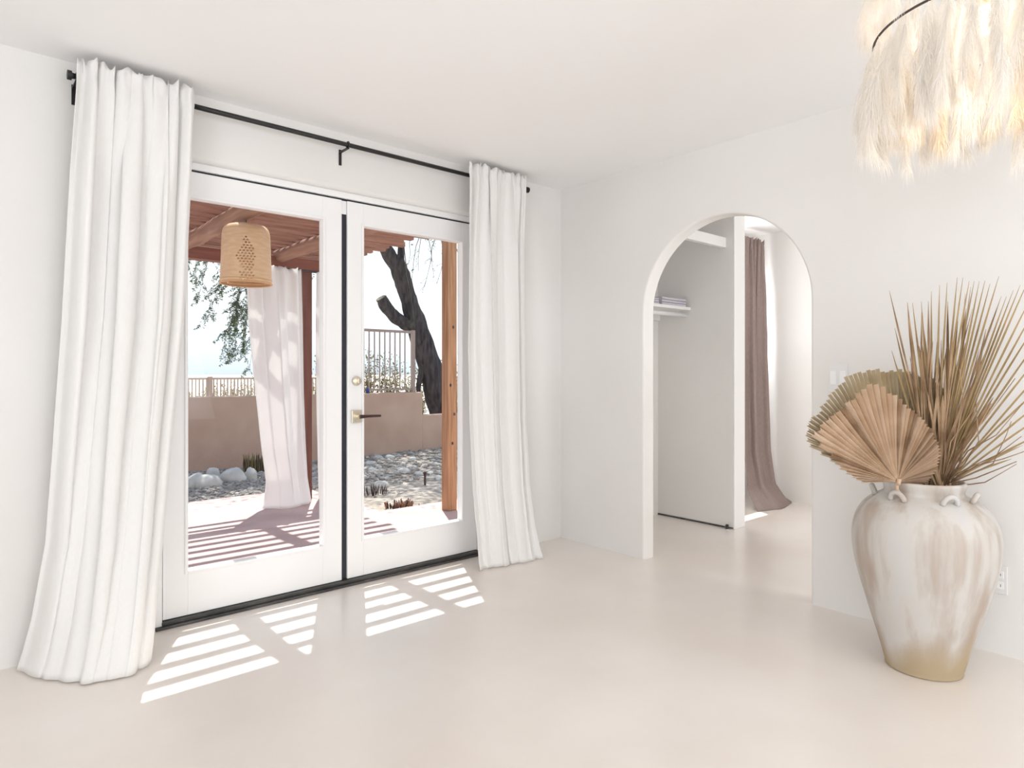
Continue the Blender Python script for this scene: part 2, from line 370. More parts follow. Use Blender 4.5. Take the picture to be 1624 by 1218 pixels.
# ------------------------------------------------------------------ curtains and rod
def interp(rows, t):
    for i in range(len(rows)-1):
        if rows[i][0] >= t >= rows[i+1][0]:
            a, b = rows[i], rows[i+1]; k = (a[0]-t)/(a[0]-b[0]) if a[0] != b[0] else 0
            return [a[j]+(b[j]-a[j])*k for j in range(len(a))]
    return rows[-1]
def curtain_mesh(rows, npl, seed, nx=170, nz=110, head=True, ztop=None, wild=1.0, zf=.006):
    """rows: (z, x_left, x_right, y_left, y_mid, y_right, fold depth)"""
    rn = random.Random(seed); ph = [rn.uniform(0, 6.28) for _ in range(8)]; wv = [rn.uniform(-1, 1) for _ in range(8)]
    mb = MB(); v = []; f = []; z1 = rows[0][0]
    for i in range(nz+1):
        t = i/nz; z = z1+(zf-z1)*t
        _, xl, xr, yl, ym, yr, A = interp(rows, max(z, rows[-1][0]))
        for j in range(nx+1):
            s = j/nx; drop = (z1-z)
            w = s+.020*math.sin(2*pi*s*1.5+ph[0])+.014*math.sin(2*pi*s*3+ph[1])+.012*wv[0]*drop*math.sin(pi*s*2+ph[2])
            base = yl*(1-s)**2+ym*2*s*(1-s)+yr*s*s
            base = yl*(1-s)*(1-2*s)+ym*4*s*(1-s)+yr*s*(2*s-1)
            p = 2*pi*npl*w
            soft = min(1, drop/.5)
            c = math.cos(p+.35*wild*math.sin(drop*1.3+ph[3]))
            env = .55+.45*noise.noise(Vector((s*5, seed*1.7, drop*.35)))*1.6
            fold = (abs(c)**.8)*(1 if c > 0 else -1)*(1-.62*soft)*max(.15,env)+.55*soft*math.cos(p*.37+ph[4]+.5*drop*wv[1])+.25*soft*math.cos(p*.71+ph[2]-.3*drop)+.30*math.cos(p*1.7+ph[5])*(1-.75*soft)
            y = base-A*fold
            x = xl+(xr-xl)*s+A*.5*math.sin(p+ph[6])*math.sin(pi*s)
            zz = z
            if head and drop < .085:
                q = 1-abs(drop-.055)/.03
                if q > 0: y = y+(base-y)*.35*q
                y += .005*math.sin(p*3.1+ph[7])*(1 if drop < .05 else .4)
                if i == 0: zz += .008*math.sin(p*1.5+ph[1])+.006*math.sin(p*2.7)
            y += .003*noise.noise(Vector((x*14, z*5, seed)))
            v.append((x, y, zz))
    for i in range(nz):
        for j in range(nx):
            a = i*(nx+1)+j; f.append((a, a+1, a+nx+2, a+nx+1))
    mb.add(v, f); return mb
YR = 3.125
rt = thing('curtain_rod', 'black iron curtain rod on brackets above the double doors', 'curtain rod', (1.6, YR, 2.348))
MB().tube([(.392, YR, 2.348), (2.835, YR, 2.348)], .0115, 14).build('rod', M_black, rt, smooth=True)
for sx0, sx1 in ((.392, .372), (2.835, 2.872)):
    MB().tube([(sx0, YR, 2.348), ((sx0*3+sx1)/4, YR, 2.348), ((sx0*3+sx1)/4+.0001*(1 if sx1>sx0 else -1), YR, 2.348), (sx1, YR, 2.348)], [.012,.012,.0185,.0185], 16).build('finial', M_black, rt)
for bx in (.405, 1.592, 2.815):
    b = MB().box(bx-.008, bx+.008, YW-.0045, YW-.0005, 2.262, 2.345).box(bx-.007, bx+.007, YR-.005, YW-.004, 2.327, 2.334).build('bracket', M_black, rt, bevel=.0015)
    MB().torus((bx, YR, 2.348), .0155, .004, 20, 6, 'X').build('bracket_ring', M_black, b)
# left
yt = YR-.055
rows = [(2.402, .398,.836, yt, yt, yt,.033), (2.345,.396,.836,yt,yt,yt,.030),(2.28,.394,.832,yt-.005,yt-.005,yt,.042),(1.97,.378,.824,3.075,3.07,3.075,.058),(1.385,.352,.796,3.08,3.045,3.08,.056),
        (.85,.322,.742,3.10,3.02,3.06,.040),(.49,.300,.700,3.11,2.97,3.01,.036),(.2,.258,.658,3.13,2.90,2.95,.028),(.07,.230,.635,3.145,2.865,2.905,.020),(.006,.212,.622,3.15,2.845,2.885,.016)]
c1 = curtain_mesh(rows, 8.7, 3).build('curtain', M_cloth, smooth=True, solid=.002)
tag(c1, 'long white linen curtain at the left end of the rod, pooling on the floor', 'curtain')
rows = [(2.405, 2.338,2.800,yt,yt,yt,.028),(2.345,2.338,2.800,yt,yt,yt,.026),(2.28,2.338,2.798,yt,yt-.005,yt,.031),(1.97,2.334,2.800,3.08,3.07,3.08,.042),(1.3,2.320,2.803,3.075,3.045,3.075,.042),
        (.85,2.325,2.800,3.06,3.03,3.06,.034),(.46,2.335,2.790,3.04,3.0,3.02,.032),(.2,2.345,2.790,3.01,2.97,2.97,.028),(.06,2.350,2.796,3.0,2.955,2.93,.022),(.006,2.352,2.802,2.985,2.945,2.91,.020)]
c2 = curtain_mesh(rows, 7.2, 9).build('curtain', M_cloth, smooth=True, solid=.002)
tag(c2, 'white linen curtain at the right end of the rod, near the room corner', 'curtain')
# taupe curtain in the far room
rows = [(2.36, 5.30,5.655,2.97,2.97,2.96,.030),(2.30,5.30,5.655,2.97,2.97,2.96,.024),(1.2,5.28,5.66,2.97,2.96,2.95,.040),(.45,5.26,5.665,2.95,2.93,2.93,.042),(.16,5.22,5.675,2.90,2.86,2.89,.032),(.04,5.16,5.69,2.80,2.74,2.80,.02),(.008,5.10,5.70,2.73,2.66,2.74,.012)]
c3 = curtain_mesh(rows, 5.3, 21, nx=110, nz=80).build('curtain', M_mauve, smooth=True, solid=.002)
tag(c3, 'taupe floor-length curtain hanging in the far room beyond the arch', 'curtain')

# ------------------------------------------------------------------ closet nook
sh = thing('closet_shelf', 'white closet shelf with hanging rail seen through the arch', 'shelf', (3.9, 3.05, 1.65))
MB().box(XW+.107, XC-.001, 2.905, YW-.001, 1.645, 1.668).build('shelf_board', M_white, sh, bevel=.002)
MB().tube([(XW+.107, 2.945, 1.607), (XC-.001, 2.945, 1.607)], .016, 16).build('hanging_rail', M_white, sh, smooth=True)
MB().box(XW+.107, XC-.001, YW-.022, YW-.001, 1.58, 1.645).build('cleat', M_white, sh)
def folded(name, x0, x1, y0, y1, z0, hgt, n, m, label, group=None):
    t = thing(name, label, 'folded linen', ((x0+x1)/2, (y0+y1)/2, z0), group)
    for k in range(n):
        a = z0+hgt*k/n+.0008; b = z0+hgt*(k+1)/n-.0008; j = R_.uniform(-.008,.008)
        pr = []
        for q in range(9):
            th = -pi/2+pi*q/8; pr.append((y0+j+(b-a)/2-(b-a)/2*math.cos(th), (a+b)/2+(b-a)/2*math.sin(th)))
        pr += [(y1+j, b), (y1+j, a)]
        mb = MB(); N = len(pr); v = [(x0+j, p[0], p[1]) for p in pr]+[(x1+j, p[0], p[1]) for p in pr]
        mb.add(v, [tuple(range(N)), tuple(range(2*N-1, N-1, -1))]+[(i, i+N, (i+1)%N+N, (i+1)%N) for i in range(N)])
        mb.build('fold', m, t)
    return t
folded('folded_linen', 3.55, 4.02, 2.93, 3.18, 1.669, .048, 3, M_linenfold, 'greyish folded linen on the closet shelf beside the arch jamb')
folded('folded_linen', 4.05, 4.36, 2.925, 3.17, 1.669, .062, 3, M_linenfold, 'pale lavender folded linen at the right end of the closet shelf')
ds = thing('door_stop', 'small black rubber door stop at the foot of the partition', 'door stop', (XC-.03, 2.575, 0))
MB().lathe([(0,0),(.014,0),(.014,.012),(.011,.034),(0,.036)], (XC-.03, 2.575, 0), 18).build('rubber_tip', M_dplate, ds, smooth=True)
MB().lathe([(0,0),(.018,0),(.018,.003),(0,.003)], (XC-.03, 2.575, .0005), 18).build('base_ring', M_nickel, ds)

# ------------------------------------------------------------------ wall plates on the arch wall
def plate(name, u0, v0, u1, v1, label, cat, kind):
    a = PX(u0, v0, XW); b = PX(u1, v1, XW); y0, y1 = min(a.y,b.y), max(a.y,b.y); z0, z1 = min(a.z,b.z), max(a.z,b.z)
    t = thing(name, label, cat, (XW, (y0+y1)/2, (z0+z1)/2))
    MB().box(XW-.006, XW-.0005, y0, y1, z0, z1).build('plate', M_plate, t, bevel=.002)
    yc, zc = (y0+y1)/2, (z0+z1)/2
    if kind == 'switch':
        for dy in (-.022, .022): MB().box(XW-.010, XW-.0062, yc+dy-.014, yc+dy+.014, zc-.033, zc+.033).build('rocker', M_white, t, bevel=.002)
    elif kind == 'outlet':
        for dz in (-.022, .022):
            q = MB().box(XW-.009, XW-.0062, yc-.017, yc+.017, zc+dz-.015, zc+dz+.015).build('socket', M_white, t, bevel=.003)
            MB().box(XW-.0095, XW-.0091, yc-.008, yc-.006, zc+dz-.005, zc+dz+.005).box(XW-.0095, XW-.0091, yc+.006, yc+.008, zc+dz-.005, zc+dz+.005).build('slots', M_dplate, q)
    else:
        MB().box(XW-.022, XW-.0062, y0+.004, y1-.004, z0+.004, z1-.004).build('housing', M_plate, t, bevel=.006)
        MB().box(XW-.0235, XW-.0222, yc-.012, yc+.03, zc-.008, zc+.024).build('screen', M_dplate, t)
    return t
plate('light_switch', 1315, 577, 1345, 622, 'white double light switch plate on the wall behind the palm fans', 'light switch', 'switch')
plate('power_outlet', 1571, 894, 1598, 944, 'white power outlet low on the wall behind the jar', 'outlet', 'outlet')

# ------------------------------------------------------------------ jar
VX, VY = 2.905, .862
va = thing('clay_jar', 'large weathered whitewashed clay jar on the floor by the arch wall', 'jar', (VX, VY, 0))
prof = [(0,.001),(.120,.001),(.132,.012),(.142,.05),(.162,.12),(.190,.21),(.218,.31),(.240,.40),(.251,.48),(.250,.54),(.238,.59),(.214,.632),(.182,.661),(.154,.677),(.140,.685),(.136,.695),(.138,.705),(.143,.722),(.142,.732),(.134,.735),(.126,.728),(.120,.705),(.125,.680),(.17,.645),(.22,.57),(.225,.48),(.19,.30),(.12,.10),(0,.06)]
def smooth_prof(p, n=3):
    q = []
    for i in range(len(p)-1):
        p0, p1, p2, p3 = p[max(i-1,0)], p[i], p[i+1], p[min(i+2,len(p)-1)]
        for k in range(n):
            t = k/n; q.append(tuple(.5*((2*p1[c])+(-p0[c]+p2[c])*t+(2*p0[c]-5*p1[c]+4*p2[c]-p3[c])*t*t+(-p0[c]+3*p1[c]-3*p2[c]+p3[c])*t**3) for c in (0,1)))
    q.append(p[-1]); return [(max(0,a), b) for a, b in q]
mb = MB().lathe(smooth_prof(prof), (VX, VY, 0), 72)
mb.v = [(VX+(x-VX)*(1+.018*noise.noise(Vector((x*3,y*3,z*3)))), VY+(y-VY)*(1+.018*noise.noise(Vector((x*3,y*3,z*3+4)))), z) for x,y,z in mb.v]
mb.build('body', M_vase, va, smooth=True)
camaz = math.atan2(-VY, -VX)
for a in (camaz-1.52, camaz-.52, camaz+.52, camaz+1.30, camaz+2.6):
    ca, sa = math.cos(a), math.sin(a); pts = []
    for k in range(11):
        th = pi*k/10; tw = .026*math.cos(th); o = .026*math.sin(th)
        r = .166+o*.45; z = .672+o*1.25-.004
        pts.append((VX+ca*r-sa*tw, VY+sa*r+ca*tw, z))
    MB().tube(pts, .0095, 10).build('lug_handle', M_vase, va, smooth=True)

# ------------------------------------------------------------------ dried palm arrangement standing in the jar
def blade(mb, a, b, w0, w1, fold, nrm, tipw=.15, sag=0, n=5, bend=Vector((0,0,0))):
    """folded ribbon from a to b; nrm = facing direction; V crease of depth fold"""
    a, b = Vector(a), Vector(b); t = (b-a).normalized(); s = t.cross(nrm).normalized(); L = (b-a).length
    v = []; f = []
    for i in range(n+1):
        k = i/n; c = a.lerp(b, k)+bend*(k*k)+Vector((0,0,-sag*k*k))
        w = (w0+(w1-w0)*k) if k < .8 else (w1*(1-(1-tipw)*(k-.8)/.2))
        v += [c-s*w, c+nrm*fold*(w/max(w1,1e-6)), c+s*w]
    for i in range(n):
        q = i*3; f += [(q,q+1,q+4,q+3),(q+1,q+2,q+5,q+4)]
    mb.add(v, f)
def fan(name, label, hub_uv, depth, poly, nseg, m, lean, curve, gap, stem_to, cut=.9, solid=.0012):
    """poly: list of (angle deg, length px) as (ang, len) sorted; real lengths follow from the depth"""
    hub = PD(*hub_uv, depth); k = depth/FPX
    Rv, Uv, Nv = Vector((RX,RY,0)), Vector((0,0,1)), Vector((-FX,-FY,0))
    t = thing(name, label, 'dried palm leaf', hub)
    def pt(ang, L):
        a = math.radians(ang); p = hub+(Rv*math.cos(a)+Uv*math.sin(a))*L*k
        return p+Nv*(lean*math.sin(a)*L*k+curve*(L*k)**2+.0)
    def ln(ang):
        for i in range(len(poly)-1):
            if poly[i][0] <= ang <= poly[i+1][0]:
                q = (ang-poly[i][0])/(poly[i+1][0]-poly[i][0]); return poly[i][1]+(poly[i+1][1]-poly[i][1])*q
        return poly[-1][1]
    a0, a1 = poly[0][0], poly[-1][0]; da = (a1-a0)/nseg
    for i in range(nseg):
        am = a0+da*(i+.5); L = ln(am)*R_.uniform(.975,1.015); mb = MB(); v = []; f = []; N = 6
        for j in range(N+1):
            q = j/N; r = L*(.03+.97*q); ha = da*.5*(1 if q < cut else 1-gap*(q-cut)/(1-cut))
            if q == 1: ha *= .9
            dep = .009*min(1,q*1.6)
            v += [pt(am-ha, r)-Nv*dep, pt(am, r)+Nv*dep, pt(am+ha, r)-Nv*dep]
        for j in range(N):
            q = j*3; f += [(q,q+1,q+4,q+3),(q+1,q+2,q+5,q+4)]
        mb.add(v, f); mb.build('leaflet', R_.choice(m), t, solid=solid)
    st = Vector(stem_to)
    MB().tube([hub+Nv*-.004+Uv*.012, hub+Nv*-.006-Uv*.03, hub.lerp(st,.5), st], [.006,.007,.006,.006], 8).build('stalk', m[0], t, smooth=True)
    MB().tube([hub+Uv*.012+Nv*.006, hub-Uv*.012+Nv*.004], [.010,.006], 8).build('leaf_base', m[0], t, smooth=True)
    return t
DV = VX*FX+VY*FY     # depth of the jar axis
fan('palm_fan', 'large olive-tan dried palm fan with cut tips at the back left of the jar', (1438,762), DV+.03,
    [(60,150),(78,168),(90,174),(104,180),(118,193),(130,186),(142,182),(150,190),(160,172),(166,120)], 46, (M_fan2, M_fan2, M_fan2_b), -.10, .25, .26, (VX-.03, VY+.02, .45), cut=.84)
fan('palm_fan', 'pinkish-tan pleated spade-shaped palm fan at the front of the jar', (1424,764), DV-.075,
    [(-8,38),(8,52),(25,64),(40,76),(54,86),(73,102),(89,120),(103,148),(112,174),(124,163),(131,158),(142,164),(153,170),(160,120),(170,85),(182,52)], 54, (M_fan, M_fan, M_fan_c, M_fan_c, M_fan_b), .12, .35, .14, (VX-.06, VY-.05, .45), cut=.90)
# tall open frond
Nv = Vector((-FX,-FY,0))
hubF = PD(1486, 774, DV+.0)
fr = thing('palm_frond', 'tall olive-brown palm frond with long thin split leaflets at the right of the jar', 'dried palm leaf', hubF)
tips = [(1414,556),(1419,520),(1440,490),(1447,480),(1461,478),(1477,462),(1490,452),(1502,448),(1518,440),(1527,440),(1537,446),(1545,446),(1553,446),(1562,445),(1570,450),(1584,438),
        (1596,470),(1607,460),(1618,452),(1630,446),(1636,470),(1640,492),(1642,516),(1646,540),(1650,562),(1654,586),(1652,612),(1650,638),(1652,660),(1646,690),(1622,706),(1604,728)]
for i, (u, v) in enumerate(tips):
    d1_ = DV-.04-max(0,(u-1490)/160)*.16+R_.uniform(-.02,.02)
    b = PD(u, v, d1_); a = hubF+Vector((RX,RY,0))*(.0012*(i-15))+Nv*R_.uniform(-.012,.012)
    mb = MB(); bend = Vector((0,0,-.03 if i > 18 else 0))+Vector((RX,RY,0))*(R_.uniform(-.012,.012))
    if i == 0: bend = Vector((RX,RY,0))*.0
    blade(mb, a, b-bend, .0035, .0040, .0025, Nv, .12, n=8, bend=bend); mb.build('leaflet', M_frond, fr, solid=.0008)
MB().tube([hubF+Vector((0,0,.02)), hubF-Vector((0,0,.08)), (VX+.02, VY-.01, .42)], [.010,.009,.008], 8).build('stalk', M_frond, fr, smooth=True)
# dense brown blades in the middle
hubB = PD(1484, 776, DV-.03)
br = thing('dried_blade_bunch', 'dense brown bunch of dried palm blades in the middle of the jar', 'dried palm leaf', hubB)
for i in range(66):
    a_ = R_.gauss(88, 11); L = R_.uniform(130, 255) if i % 3 else R_.uniform(230, 325)
    if abs(a_-88) > 20: L *= .72
    u = 1484+R_.uniform(-22,24)+L*math.cos(math.radians(a_)); v = 776-L*math.sin(math.radians(a_))
    b = PD(u, v, DV+R_.uniform(-.10,.06)); a = hubB+Vector((RX,RY,0))*R_.uniform(-.05,.06)+Nv*R_.uniform(-.03,.03)
    nn = (Nv+Vector((RX,RY,0))*R_.uniform(-.7,.7)).normalized(); mb = MB()
    w = R_.uniform(.004,.010) if L < 260 else R_.uniform(.003,.006)
    blade(mb, a, b, w*.7, w, w*.5, nn, .08, n=6, bend=Vector((RX,RY,0))*R_.uniform(-.02,.02)); mb.build('blade', M_brown, br, solid=.0008)
MB().tube([hubB, (VX+.01, VY, .45)], [.028,.02], 10).build('stalk', M_brown, br, smooth=True)
# low straggling stems to the right
sg = thing('dried_stem_spray', 'sparse spray of thin dark stems leaning low over the jar rim to the right', 'dried palm leaf', PD(1500, 772, DV))
for pts in ([(1500,764),(1530,745),(1580,722),(1620,692)],[(1504,766),(1540,752),(1575,735),(1596,690),(1604,668)],[(1505,764),(1550,738),(1590,728),(1636,712)],[(1508,767),(1548,758),(1588,742),(1612,732)],[(1506,770),(1540,768),(1562,765),(1585,752),(1612,736)],
            [(1498,770),(1520,722),(1545,690),(1572,640)],[(1496,770),(1508,700),(1540,655),(1562,622)],[(1492,770),(1512,712),(1528,640),(1522,585)],[(1500,768),(1535,715),(1580,690),(1622,640)],[(1502,770),(1530,700),(1560,668),(1610,600)],[(1496,772),(1530,735),(1552,700),(1548,640)]):
    q = [PD(u, v, DV-.05-.05*i) for i, (u, v) in enumerate(pts)]
    MB().tube(q, [.0028,.0024,.0018,.0014,.001][:len(q)], 6).build('stem', M_brown, sg, smooth=True)

# ------------------------------------------------------------------ feather pendant
LD = 1.72; lc = PD(1562, 42, LD); LX, LY = lc.x, lc.y; ZR = lc.z
lp = thing('feather_pendant', 'round pendant lamp of cream feathers hanging at the upper right', 'pendant lamp', (LX, LY, ZR))
MB().tube([(LX,LY,H-.002),(LX,LY,ZR+.12)], .004, 8).build('cord', M_dplate, lp)
MB().lathe([(0,-.02),(.05,-.02),(.055,0),(0,0)], (LX,LY,H-.001), 24).build('canopy', M_plate, lp, smooth=True)
MB().lathe([(0,0),(.02,0),(.02,.06),(.012,.075),(0,.075)], (LX,LY,ZR+.05), 16).build('socket', M_nickel, lp, smooth=True)
MB().lathe([(0.002,-.075),(.026,-.06),(.034,-.035),(.028,-.012),(.014,0)], (LX,LY,ZR+.05), 20, closed_bot=True).build('bulb', M_bulb, lp, smooth=True)
RR = .258
MB().torus((LX,LY,ZR), RR, .0032, 72, 6).build('hoop', M_dark_wire, lp)
MB().torus((LX,LY,ZR+.23), RR*.96, .003, 72, 6).build('hoop', M_dark_wire, lp)
hp = MB()
for k in range(3):
    a = pi*k/3; hp.tube([(LX+RR*.96*math.cos(a),LY+RR*.96*math.sin(a),ZR+.23),(LX,LY,ZR+.23),(LX-RR*.96*math.cos(a),LY-RR*.96*math.sin(a),ZR+.23)], .002, 6)
hp.build('spokes', M_dark_wire, lp)
def feather_mesh(name, L, W, seed, m):
    rn = random.Random(seed); mb = MB(); N = 14; sp = []
    for i in range(N+1):
        k = i/N; sp.append(Vector((.05*math.sin(k*2.2)*L/.3+.01*math.sin(k*7+seed), .012*math.sin(k*5+seed*2), -L*k)))
    mb.tube(sp, [.0014*(1-.7*i/N) for i in range(N+1)], 4)
    def at(k):
        q = k*N; i = min(int(q), N-1); return sp[i].lerp(sp[i+1], q-i)
    for b in range(430):
        k = .03+.97*(b/430); c = at(k); th = rn.uniform(0, 2*pi); l = W*(.6+.7*math.sin(pi*min(1,k*.8+.12)))*rn.uniform(.6,1.3)
        lat = rn.uniform(.15,1); dd = Vector((math.cos(th)*lat, math.sin(th)*.8*lat, -1.1-rn.uniform(0,.6))).normalized()
        side = dd.cross(Vector((rn.uniform(-1,1), rn.uniform(-1,1), .3))).normalized()*.0006
        p1 = c+dd*l*.5+Vector((math.cos(th)*.006,math.sin(th)*.006,0)); p2 = c+dd*l+Vector((0,0,-l*.35))
        mb.add([c-side, c+side, p1+side*1.2, p1-side*1.2, p2], [(0,1,2,3),(3,2,4)])
    me = bpy.data.meshes.new(name); me.from_pydata(mb.v, [], mb.f); me.materials.append(m); me.update(); return me
fm = [feather_mesh('feather', L, W, s, m) for L, W, s, m in ((.33,.065,1,M_feather),(.37,.07,2,M_feather),(.30,.065,3,M_feather),(.33,.07,4,M_feather_t),(.26,.06,5,M_feather))]
def put_feather(a, r, z, me, sc, tilt):
    o = bpy.data.objects.new('feather', me); C.objects.link(o); o.parent = lp
    o.location = (r*math.cos(a), r*math.sin(a), z); o.rotation_euler = (R_.uniform(-.12,.12), tilt+R_.uniform(-.1,.1), a+R_.uniform(-.4,.4)); o.scale = (sc,)*3
for k in range(64): put_feather(2*pi*k/64+R_.uniform(-.05,.05), RR-.006, -.004, fm[R_.choice((0,0,1,2,2,4))], R_.uniform(.64,.86), .06)
for k in range(40): put_feather(2*pi*k/40, RR*.95, .228, fm[R_.choice((2,4))], R_.uniform(.62,.72), -.02)
for k in range(30): put_feather(2*pi*k/30+.1, RR*.62, .01, fm[R_.choice((0,3,3))], R_.uniform(.66,.84), .05)
pl = bpy.data.lights.new('pendant_light', 'POINT'); pl.energy = 4; pl.color = (1,.86,.70); pl.shadow_soft_size = .05
po = bpy.data.objects.new('pendant_light', pl); C.objects.link(po); po.location = (LX, LY, ZR-.06)

# ------------------------------------------------------------------ outside: ground, slab, garden wall
PZ0 = -.03
struct(MB().box(-3, 3.75, YO+.031, 4.95, -.3, PZ0).box(-3, 2.82, 4.9501, 6.45, -.3, PZ0).build('patio', M_patio, bevel=.01), 'mauve concrete patio slab under the pergola', 'patio')
gm = MB(); NX, NY = 90, 80; gv = []; gf = []
for i in range(NY+1):
    for j in range(NX+1):
        x = -4+14*j/NX; y = YO+.05+6.2*i/NY
        z = -.075-.03*max(0,(y-6.4)/2.5)+.03*noise.noise(Vector((x*1.1,y*1.1,0)))+.015*noise.noise(Vector((x*4,y*4,3)))
        gv.append((x,y,z))
for i in range(NY):
    for j in range(NX):
        a = i*(NX+1)+j; gf.append((a,a+1,a+NX+2,a+NX+1))
gm.add(gv, gf); struct(gm.build('ground', M_ground, smooth=True), 'sunlit desert soil between patio and garden wall', 'ground')
def gz(x, y): return -.075-.03*max(0,(y-6.4)/2.5)+.03*noise.noise(Vector((x*1.1,y*1.1,0)))+.015*noise.noise(Vector((x*4,y*4,3)))
struct(MB().box(-300, 500, 9.3, 900, -.9, -.55).build('ground_far', M_far), 'flat pale desert beyond the garden wall', 'ground')
# gravel
def pebble(rn, c, s):
    t = (1+5**.5)/2
    return c, s
ico = bmesh.new(); bmesh.ops.create_icosphere(ico, subdivisions=1, radius=1); iv = [v.co.copy() for v in ico.verts]; iff = [tuple(v.index for v in f.verts) for f in ico.faces]; ico.free()
gr = MB(); rn = random.Random(5)
for _ in range(4200):
    x, y = rn.uniform(.9, 4.0), rn.uniform(6.52, 8.8)
    if rn.random() > 1-.25*max(0,(x-3.2)): continue
    s = rn.uniform(.014,.032); rot = Matrix.Rotation(rn.uniform(0,6.3),3,'Z')
    sc = Vector((s*rn.uniform(.8,1.4), s*rn.uniform(.7,1.1), s*rn.uniform(.5,.8)))
    gr.add([Vector((x,y,gz(x,y)+s*.25))+rot @ Vector((p.x*sc.x,p.y*sc.y,p.z*sc.z)) for p in iv], iff)
tag(gr.build('gravel', M_gravel), 'grey river gravel strewn between patio and garden wall', 'gravel', kind='stuff')
gr2 = MB()
for _ in range(2600):
    x, y = rn.uniform(2.86, 7.0), rn.uniform(5.05, 8.85)
    if y < 6.5 and noise.noise(Vector((x*1.4,y*1.4,5))) < .02: continue
    s = rn.uniform(.016,.05)*(.6 if y < 6.5 else 1); rot = Matrix.Rotation(rn.uniform(0,6.3),3,'Z')
    sc = Vector((s*rn.uniform(.8,1.4), s*rn.uniform(.7,1.1), s*rn.uniform(.4,.7)))
    gr2.add([Vector((x,y,gz(x,y)+s*.15))+rot @ Vector((p.x*sc.x,p.y*sc.y,p.z*sc.z)) for p in iv], iff)
tag(gr2.build('gravel', M_rubble), 'loose tan and grey rubble strewn over the soil by the tree', 'gravel', kind='stuff')
YG = 8.9
struct(MB().box(-4, 5.86, YG, YG+.2, -.3, .845).build('wall_garden', M_stucco, bevel=.02), 'tan stucco garden wall behind the gravel', 'wall')
struct(MB().box(5.861, 9.5, YG+.03, YG+.2, -.3, .47).build('wall_garden_low', M_stucco, bevel=.02), 'lower step of the tan stucco garden wall beside the tree', 'wall')
# railing on the wall
ra = thing('iron_railing', 'cream iron railing on top of the garden wall, seen in the right door', 'railing', (5.0, YG+.1, .845))
yr = YG+.09
MB().box(4.5, 5.72, yr-.018, yr+.018, 1.795, 1.835).build('top_rail', M_iron, ra)
MB().box(4.5, 5.72, yr-.015, yr+.015, .88, .91).build('bottom_rail', M_iron, ra)
for px_ in (4.46, 5.70):
    MB().box(px_, px_+.055, yr-.026, yr+.026, .846, 1.845).build('railing_post', M_iron, ra)
pk = None; x = 4.57
while x < 5.66:
    if pk is None: pk = MB().box(x-.008, x+.008, yr-.008, yr+.008, .911, 1.794).build('picket', M_iron, ra); X0 = x
    else:
        o = pk.copy(); C.objects.link(o); o.location.x = pk.location.x+(x-X0)
    x += .0915
# far fence
yf = 16.0
ff = thing('picket_fence', 'low cream picket fence far beyond the garden wall, in the left door', 'fence', (5, yf, -.55))
MB().box(3.3, 7.4, yf-.02, yf+.02, 1.00, 1.045).build('top_rail', M_iron, ff)
MB().box(3.3, 7.4, yf-.02, yf+.02, .30, .34).build('bottom_rail', M_iron, ff)
for px_ in (3.26, 4.62, 7.40): MB().box(px_, px_+.09, yf-.045, yf+.045, -.55, 1.07).build('fence_post', M_iron, ff)
pk = None; x = 3.42
while x < 7.35:
    if pk is None: pk = MB().box(x-.013, x+.013, yf-.012, yf+.012, .341, .999).build('picket', M_iron, ff); X0 = x
    else:
        o = pk.copy(); C.objects.link(o); o.location.x = pk.location.x+(x-X0)
    x += .078
# hills
hm = MB(); hv = []; hf = []
for i in range(61):
    x = -400+1200*i/60; hgt = 26+22*noise.noise(Vector((i*.13,2,0)))+10*noise.noise(Vector((i*.4,7,0)))+max(0,14-abs(i-29)*1.5)
    hv += [(x, 520, -2), (x, 560, max(6,hgt)), (x, 640, -2)]
for i in range(60):
    a = i*3; hf += [(a,a+3,a+4,a+1),(a+1,a+4,a+5,a+2)]
hm.add(hv, hf); tag(hm.build('mountain_ridge', M_hill, smooth=True), 'faint hazy mountain ridge on the horizon', 'mountain')

# rocks
def rock_mesh(seed, sx_, sy_, sz_):
    bm = bmesh.new(); bmesh.ops.create_icosphere(bm, subdivisions=3, radius=1)
    for v in bm.verts:
        p = v.co.copy(); k = 1+.22*noise.noise(p*1.3+Vector((seed*3.1,0,0)))+.08*noise.noise(p*3.5+Vector((seed,9,0)))
        v.co = Vector((p.x*k*sx_, p.y*k*sy_, max(p.z*k,-.45)*sz_+.35*sz_))
    return bm
rk = [((294,757,330,777),'grey-white boulder partly hidden by the left door stile'),((306,758,352,776),'low flat white boulder in front of the others by the garden wall'),((326,748,349,766),'round white boulder standing behind the flat one'),((347,748,392,768),'largest white boulder in the row by the garden wall'),((387,746,408,764),'small lavender-grey boulder at the right end of the row')]
for i, ((u0,v0,u1,v1), lab) in enumerate(rk):
    p = PZ((u0+u1)/2, v1-3, -.085); d = p.x*FX+p.y*FY; w = (u1-u0)/FPX*d/2; hh = (v1-v0)/FPX*d/1.25
    o = bm_obj('boulder', rock_mesh(i+1, w*.98, w*.75, hh), M_rock, smooth=True); o.location = (p.x, p.y, gz(p.x,p.y)); o.rotation_euler.z = R_.uniform(-.5,.5)
    tag(o, lab, 'rock', 'white boulders along the garden wall')
spots = [(586,735),(600,728),(618,727),(632,722),(655,728),(690,736),(640,752),(664,756),(612,760),(590,748),(682,752),(625,740),(600,742),(696,762),(655,742),(640,735),(672,722),(605,772)]
order = sorted(range(len(spots)), key=lambda i: spots[i][0]); stone_lab = {}
ords = ['leftmost','second from left','third from left','fourth from left','fifth from left','sixth from left','seventh from left','eighth from left','ninth from left','ninth from right','eighth from right','seventh from right','sixth from right','fifth from right','fourth from right','third from right','second from right','rightmost']
for k, i in enumerate(order): stone_lab[i] = 'pale stone on the soil seen through the right door, '+ords[k]
